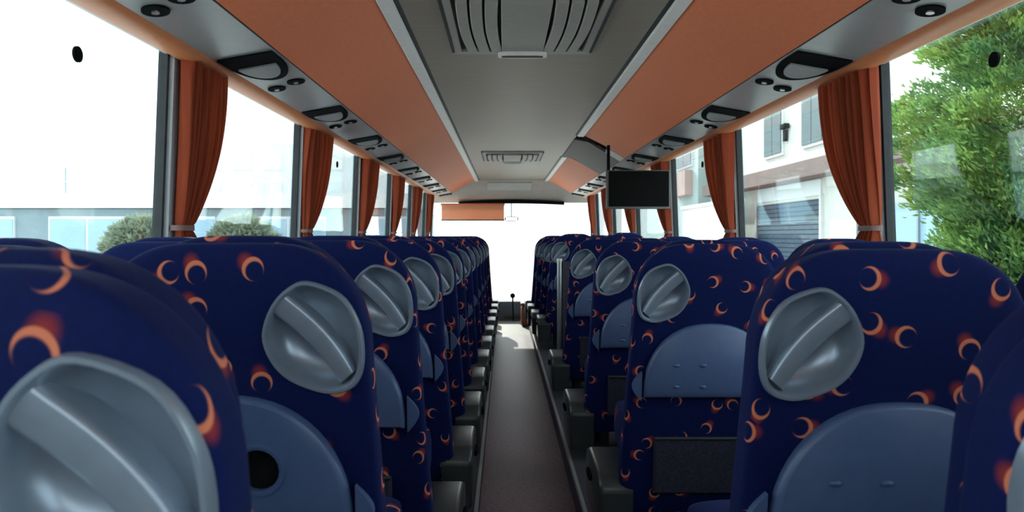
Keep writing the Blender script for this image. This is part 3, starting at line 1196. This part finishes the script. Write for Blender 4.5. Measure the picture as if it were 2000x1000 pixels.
for (pa, pb) in ((1612, 1571), (1531, 1497), (1445, 1420)):
    house_window(hr, yy(pa), yy(pb), HZ(4.50), HZ(5.85))
# mauve awning over the ground floor
aw = box('awning', -0.55, 0.0, 9.9, 26.7, HZ(3.72), HZ(4.06), M['awning'], hr)


def roller_shutter(par, y0, y1, z1):
    r = box('roller_shutter', -0.03, 0.0, y0, y1, 0.0, z1, M['rubber'], par)
    h = 0.115
    nn = int(z1 / h)
    for i in range(nn):
        box('slat', -0.060, -0.03, y0 + 0.02, y1 - 0.02, i * h + 0.008, (i + 1) * h - 0.008, M['roller'], r)
    for (a, b) in ((y0 - 0.10, y0), (y1, y1 + 0.10)):
        box('guide', -0.08, 0.0, a, b, 0.0, z1 + 0.1, M['frame_w'], r)
    return r


roller_shutter(hr, yy(1606), yy(1482), HZ(3.28))
box('shop_transom', -0.04, 0.0, yy(1606), yy(1482), HZ(3.36), HZ(3.70), M['pale_block'], hr)
gt = box('gate', -0.06, 0.0, 10.0, yy(1738), 0.0, HZ(3.05), M['sky_pane'], hr)
for i in range(4):
    y0 = 10.0 + i * (yy(1738) - 10.0) / 4
    box('gate_post', -0.10, -0.06, y0, y0 + 0.06, 0.0, HZ(3.05), M['blue_r'], gt)
box('door', -0.05, 0.0, yy(1738) + 0.3, yy(1738) + 1.3, 0.0, HZ(3.3), M['dark_pane'], hr)
# small wall camera between the shuttered windows
wc = box('wall_camera', -0.16, -0.02, yy(1544), yy(1534), HZ(5.02), HZ(5.14), M['black'], hr, 0.02)
box('bracket', -0.10, -0.02, yy(1540), yy(1536), HZ(4.74), HZ(5.00), M['black'], wc)

# far building beyond the cream house
fb = thing('pale_green_building', (7.0, 0, GZ), 'pale building with a balcony farther along the right side', 'building')
box('wall', 0, 6, 28.2, 52, 0, 8.8, M['pale_green'], fb)
FXO = FX
FX = 7.0
house_window(fb, yy(1353), yy(1325), HZ(4.95), HZ(5.85), 0.0, 'dark_pane')
box('balcony_panel', -0.3, 0.0, yy(1353), yy(1325), HZ(3.9), HZ(4.75), M['pink'], fb)
FX = FXO
wl = thing('white_wall', (6.5, 0, GZ), 'low white boundary wall beside the pale building', 'wall')
box('body', -0.12, 0.12, 21.8, 28.0, 0, 3.45, M['white_r'], wl)
box('coping', -0.18, 0.18, 21.7, 28.1, 3.45, 3.55, M['white_r'], wl)

# low building behind the left windows
lb = thing('low_white_building', (0, 30, GZ), 'low white flat-roofed building with blue panes beyond the left windows', 'building')
box('wall', -30, -3.6, 0.3, 8, 0, 3.55, M['blue_r'], lb)
box('fascia', -30.2, -3.4, 0.0, 8.2, 3.58, 4.15, M['white_r'], lb)
x = -29.5
i = 0
while x < -4.6:
    wd = 2.2 if i % 2 == 0 else 3.0
    p = box('window', x, x + wd, 0.2, 0.3, 0.8, 3.25, M['frame_w'], lb)
    for q in range(2):
        box('pane', x + 0.08 + q * wd / 2, x + wd / 2 - 0.04 + q * wd / 2, 0.16, 0.22, 0.9, 3.15, M['sky_pane'], p)
    x += wd + 1.35
    i += 1
rl = box('railing', -19.0, -8.6, 0.4, 0.45, 4.62, 4.67, M['pale_block'], lb)
for i in range(9):
    box('baluster', -19.0 + i * 1.29, -18.96 + i * 1.29, 0.4, 0.44, 4.15, 4.64, M['pale_block'], rl)
box('roof_sign', -19.1, -17.0, 2.0, 2.3, 4.15, 5.1, M['pale_block'], lb)
ob('mast', cyl_me('mast', (-17.6, 0.6, 4.15), (-17.6, 0.6, 5.2), 0.03, 8), M['blue_r'], lb)

tb = thing('tall_pale_block', (0, 46, GZ), 'tall pale apartment block faintly visible behind the low white building', 'building')
box('wall', -19.0, -7.2, 0.0, 8, 0, 8.0, M['pale_block'], tb)
for r_ in range(2):
    for i in range(6):
        wnd = box('window', -18.2 + i * 1.85, -17.1 + i * 1.85, -0.06, 0.0, 4.7 + r_ * 1.7, 5.7 + r_ * 1.7, M['frame_w'], tb)
        box('pane', -18.12 + i * 1.85, -17.18 + i * 1.85, -0.08, -0.05, 4.78 + r_ * 1.7, 5.62 + r_ * 1.7, M['pale_block'], wnd)


def leaf_cloud(name, n, pick, size, seed, aspect=0.35):
    """many small leaf sprays; pick() returns a position and an outward direction"""
    rnd = random.Random(seed)
    v, f = [], []
    for _ in range(n):
        p, d = pick(rnd)
        d = (d + Vector((rnd.uniform(-.6, .6), rnd.uniform(-.6, .6), rnd.uniform(-.6, .6)))).normalized()
        side_ = d.cross(Vector((rnd.uniform(-1, 1), rnd.uniform(-1, 1), rnd.uniform(-1, 1)))).normalized()
        L = size * rnd.uniform(0.6, 1.4)
        W = L * aspect
        k = len(v)
        up = d.cross(side_) * (0.12 * L)
        v += [p, p + d * L * 0.45 + side_ * W * 0.5 + up, p + d * L, p + d * L * 0.45 - side_ * W * 0.5 + up]
        f.append((k, k + 1, k + 2))
        f.append((k, k + 2, k + 3))
    me = bpy.data.meshes.new(name)
    me.from_pydata([tuple(q) for q in v], [], f)
    me.update()
    return me


# conifer outside the first right window
tr = thing('conifer_tree', (4.98, 7.30, GZ), 'bushy green conifer outside the nearest right window', 'tree')
rnd = random.Random(5)
branches = []
for i in range(520):
    h = rnd.uniform(0.6, 6.6)
    R_ = (0.80 if h < 4.75 else 0.80 - 0.28 * (h - 4.75)) + 0.66 * math.exp(-((h - 3.5) / 0.65) ** 2)
    a = rnd.uniform(0, 2 * PI)
    L = R_ * rnd.uniform(0.70, 1.06)
    branches.append((Vector((0, 0, h - 0.25)), Vector((L * math.cos(a), L * math.sin(a), h + 0.25 * rnd.uniform(-0.4, 1.0))), a))


def pick_conifer(rn):
    b = rn.choice(branches)
    t = rn.uniform(0.12, 1.0) ** 0.6
    p = b[0].lerp(b[1], t)
    sp = 0.16 * (1.15 - t) + 0.03
    p = p + Vector((rn.gauss(0, sp), rn.gauss(0, sp), rn.gauss(0, sp * 0.6)))
    d = (b[1] - b[0]).normalized() + Vector((0, 0, 0.35))
    return p, d


fo = ob('foliage', leaf_cloud('foliage', 170000, pick_conifer, 0.075, 3, 0.34), M['leaf'], tr, kind='stuff')
ob('trunk', cyl_me('trunk', (0, 0, 0), (0, 0, 6.0), 0.13, 12, 0.03), M['bark'], tr)
bv = []
for i in range(0, 520, 11):
    b = branches[i]
    ob('branch', cyl_me('branch', b[0], b[0].lerp(b[1], 0.8), 0.022, 6, 0.008), M['bark'], tr)

# olive bushes in front of the low building
for k, (bx_, by_, br_, lab) in enumerate(((-11.4, 24.0, 1.25, 'olive green bush in front of the low white building, near the first left pillar'),
                                         (-9.0, 26.0, 1.3, 'olive green bush in front of the low white building, between the first two left curtains'))):
    b_ = thing('bush', (bx_, by_, GZ), lab, 'bush', 'bushes by the low building')

    def pick_bush(rn, br_=br_):
        a, c_ = rn.uniform(0, 2 * PI), rn.uniform(-0.6, 1)
        rr = br_ * rn.uniform(0.6, 1.0)
        q = math.sqrt(max(0, 1 - c_ * c_))
        d = Vector((q * math.cos(a), q * math.sin(a), c_))
        return Vector((d.x * rr, d.y * rr * 0.7, 1.75 + d.z * rr * 1.05)), d

    ob('foliage', leaf_cloud('foliage', 5000, pick_bush, 0.22, 20 + k, 0.5), M['bush'], b_, kind='stuff')
    ob('stem', cyl_me('stem', (0, 0, 0), (0, 0, 1.6), 0.08, 8, 0.04), M['bark'], b_)
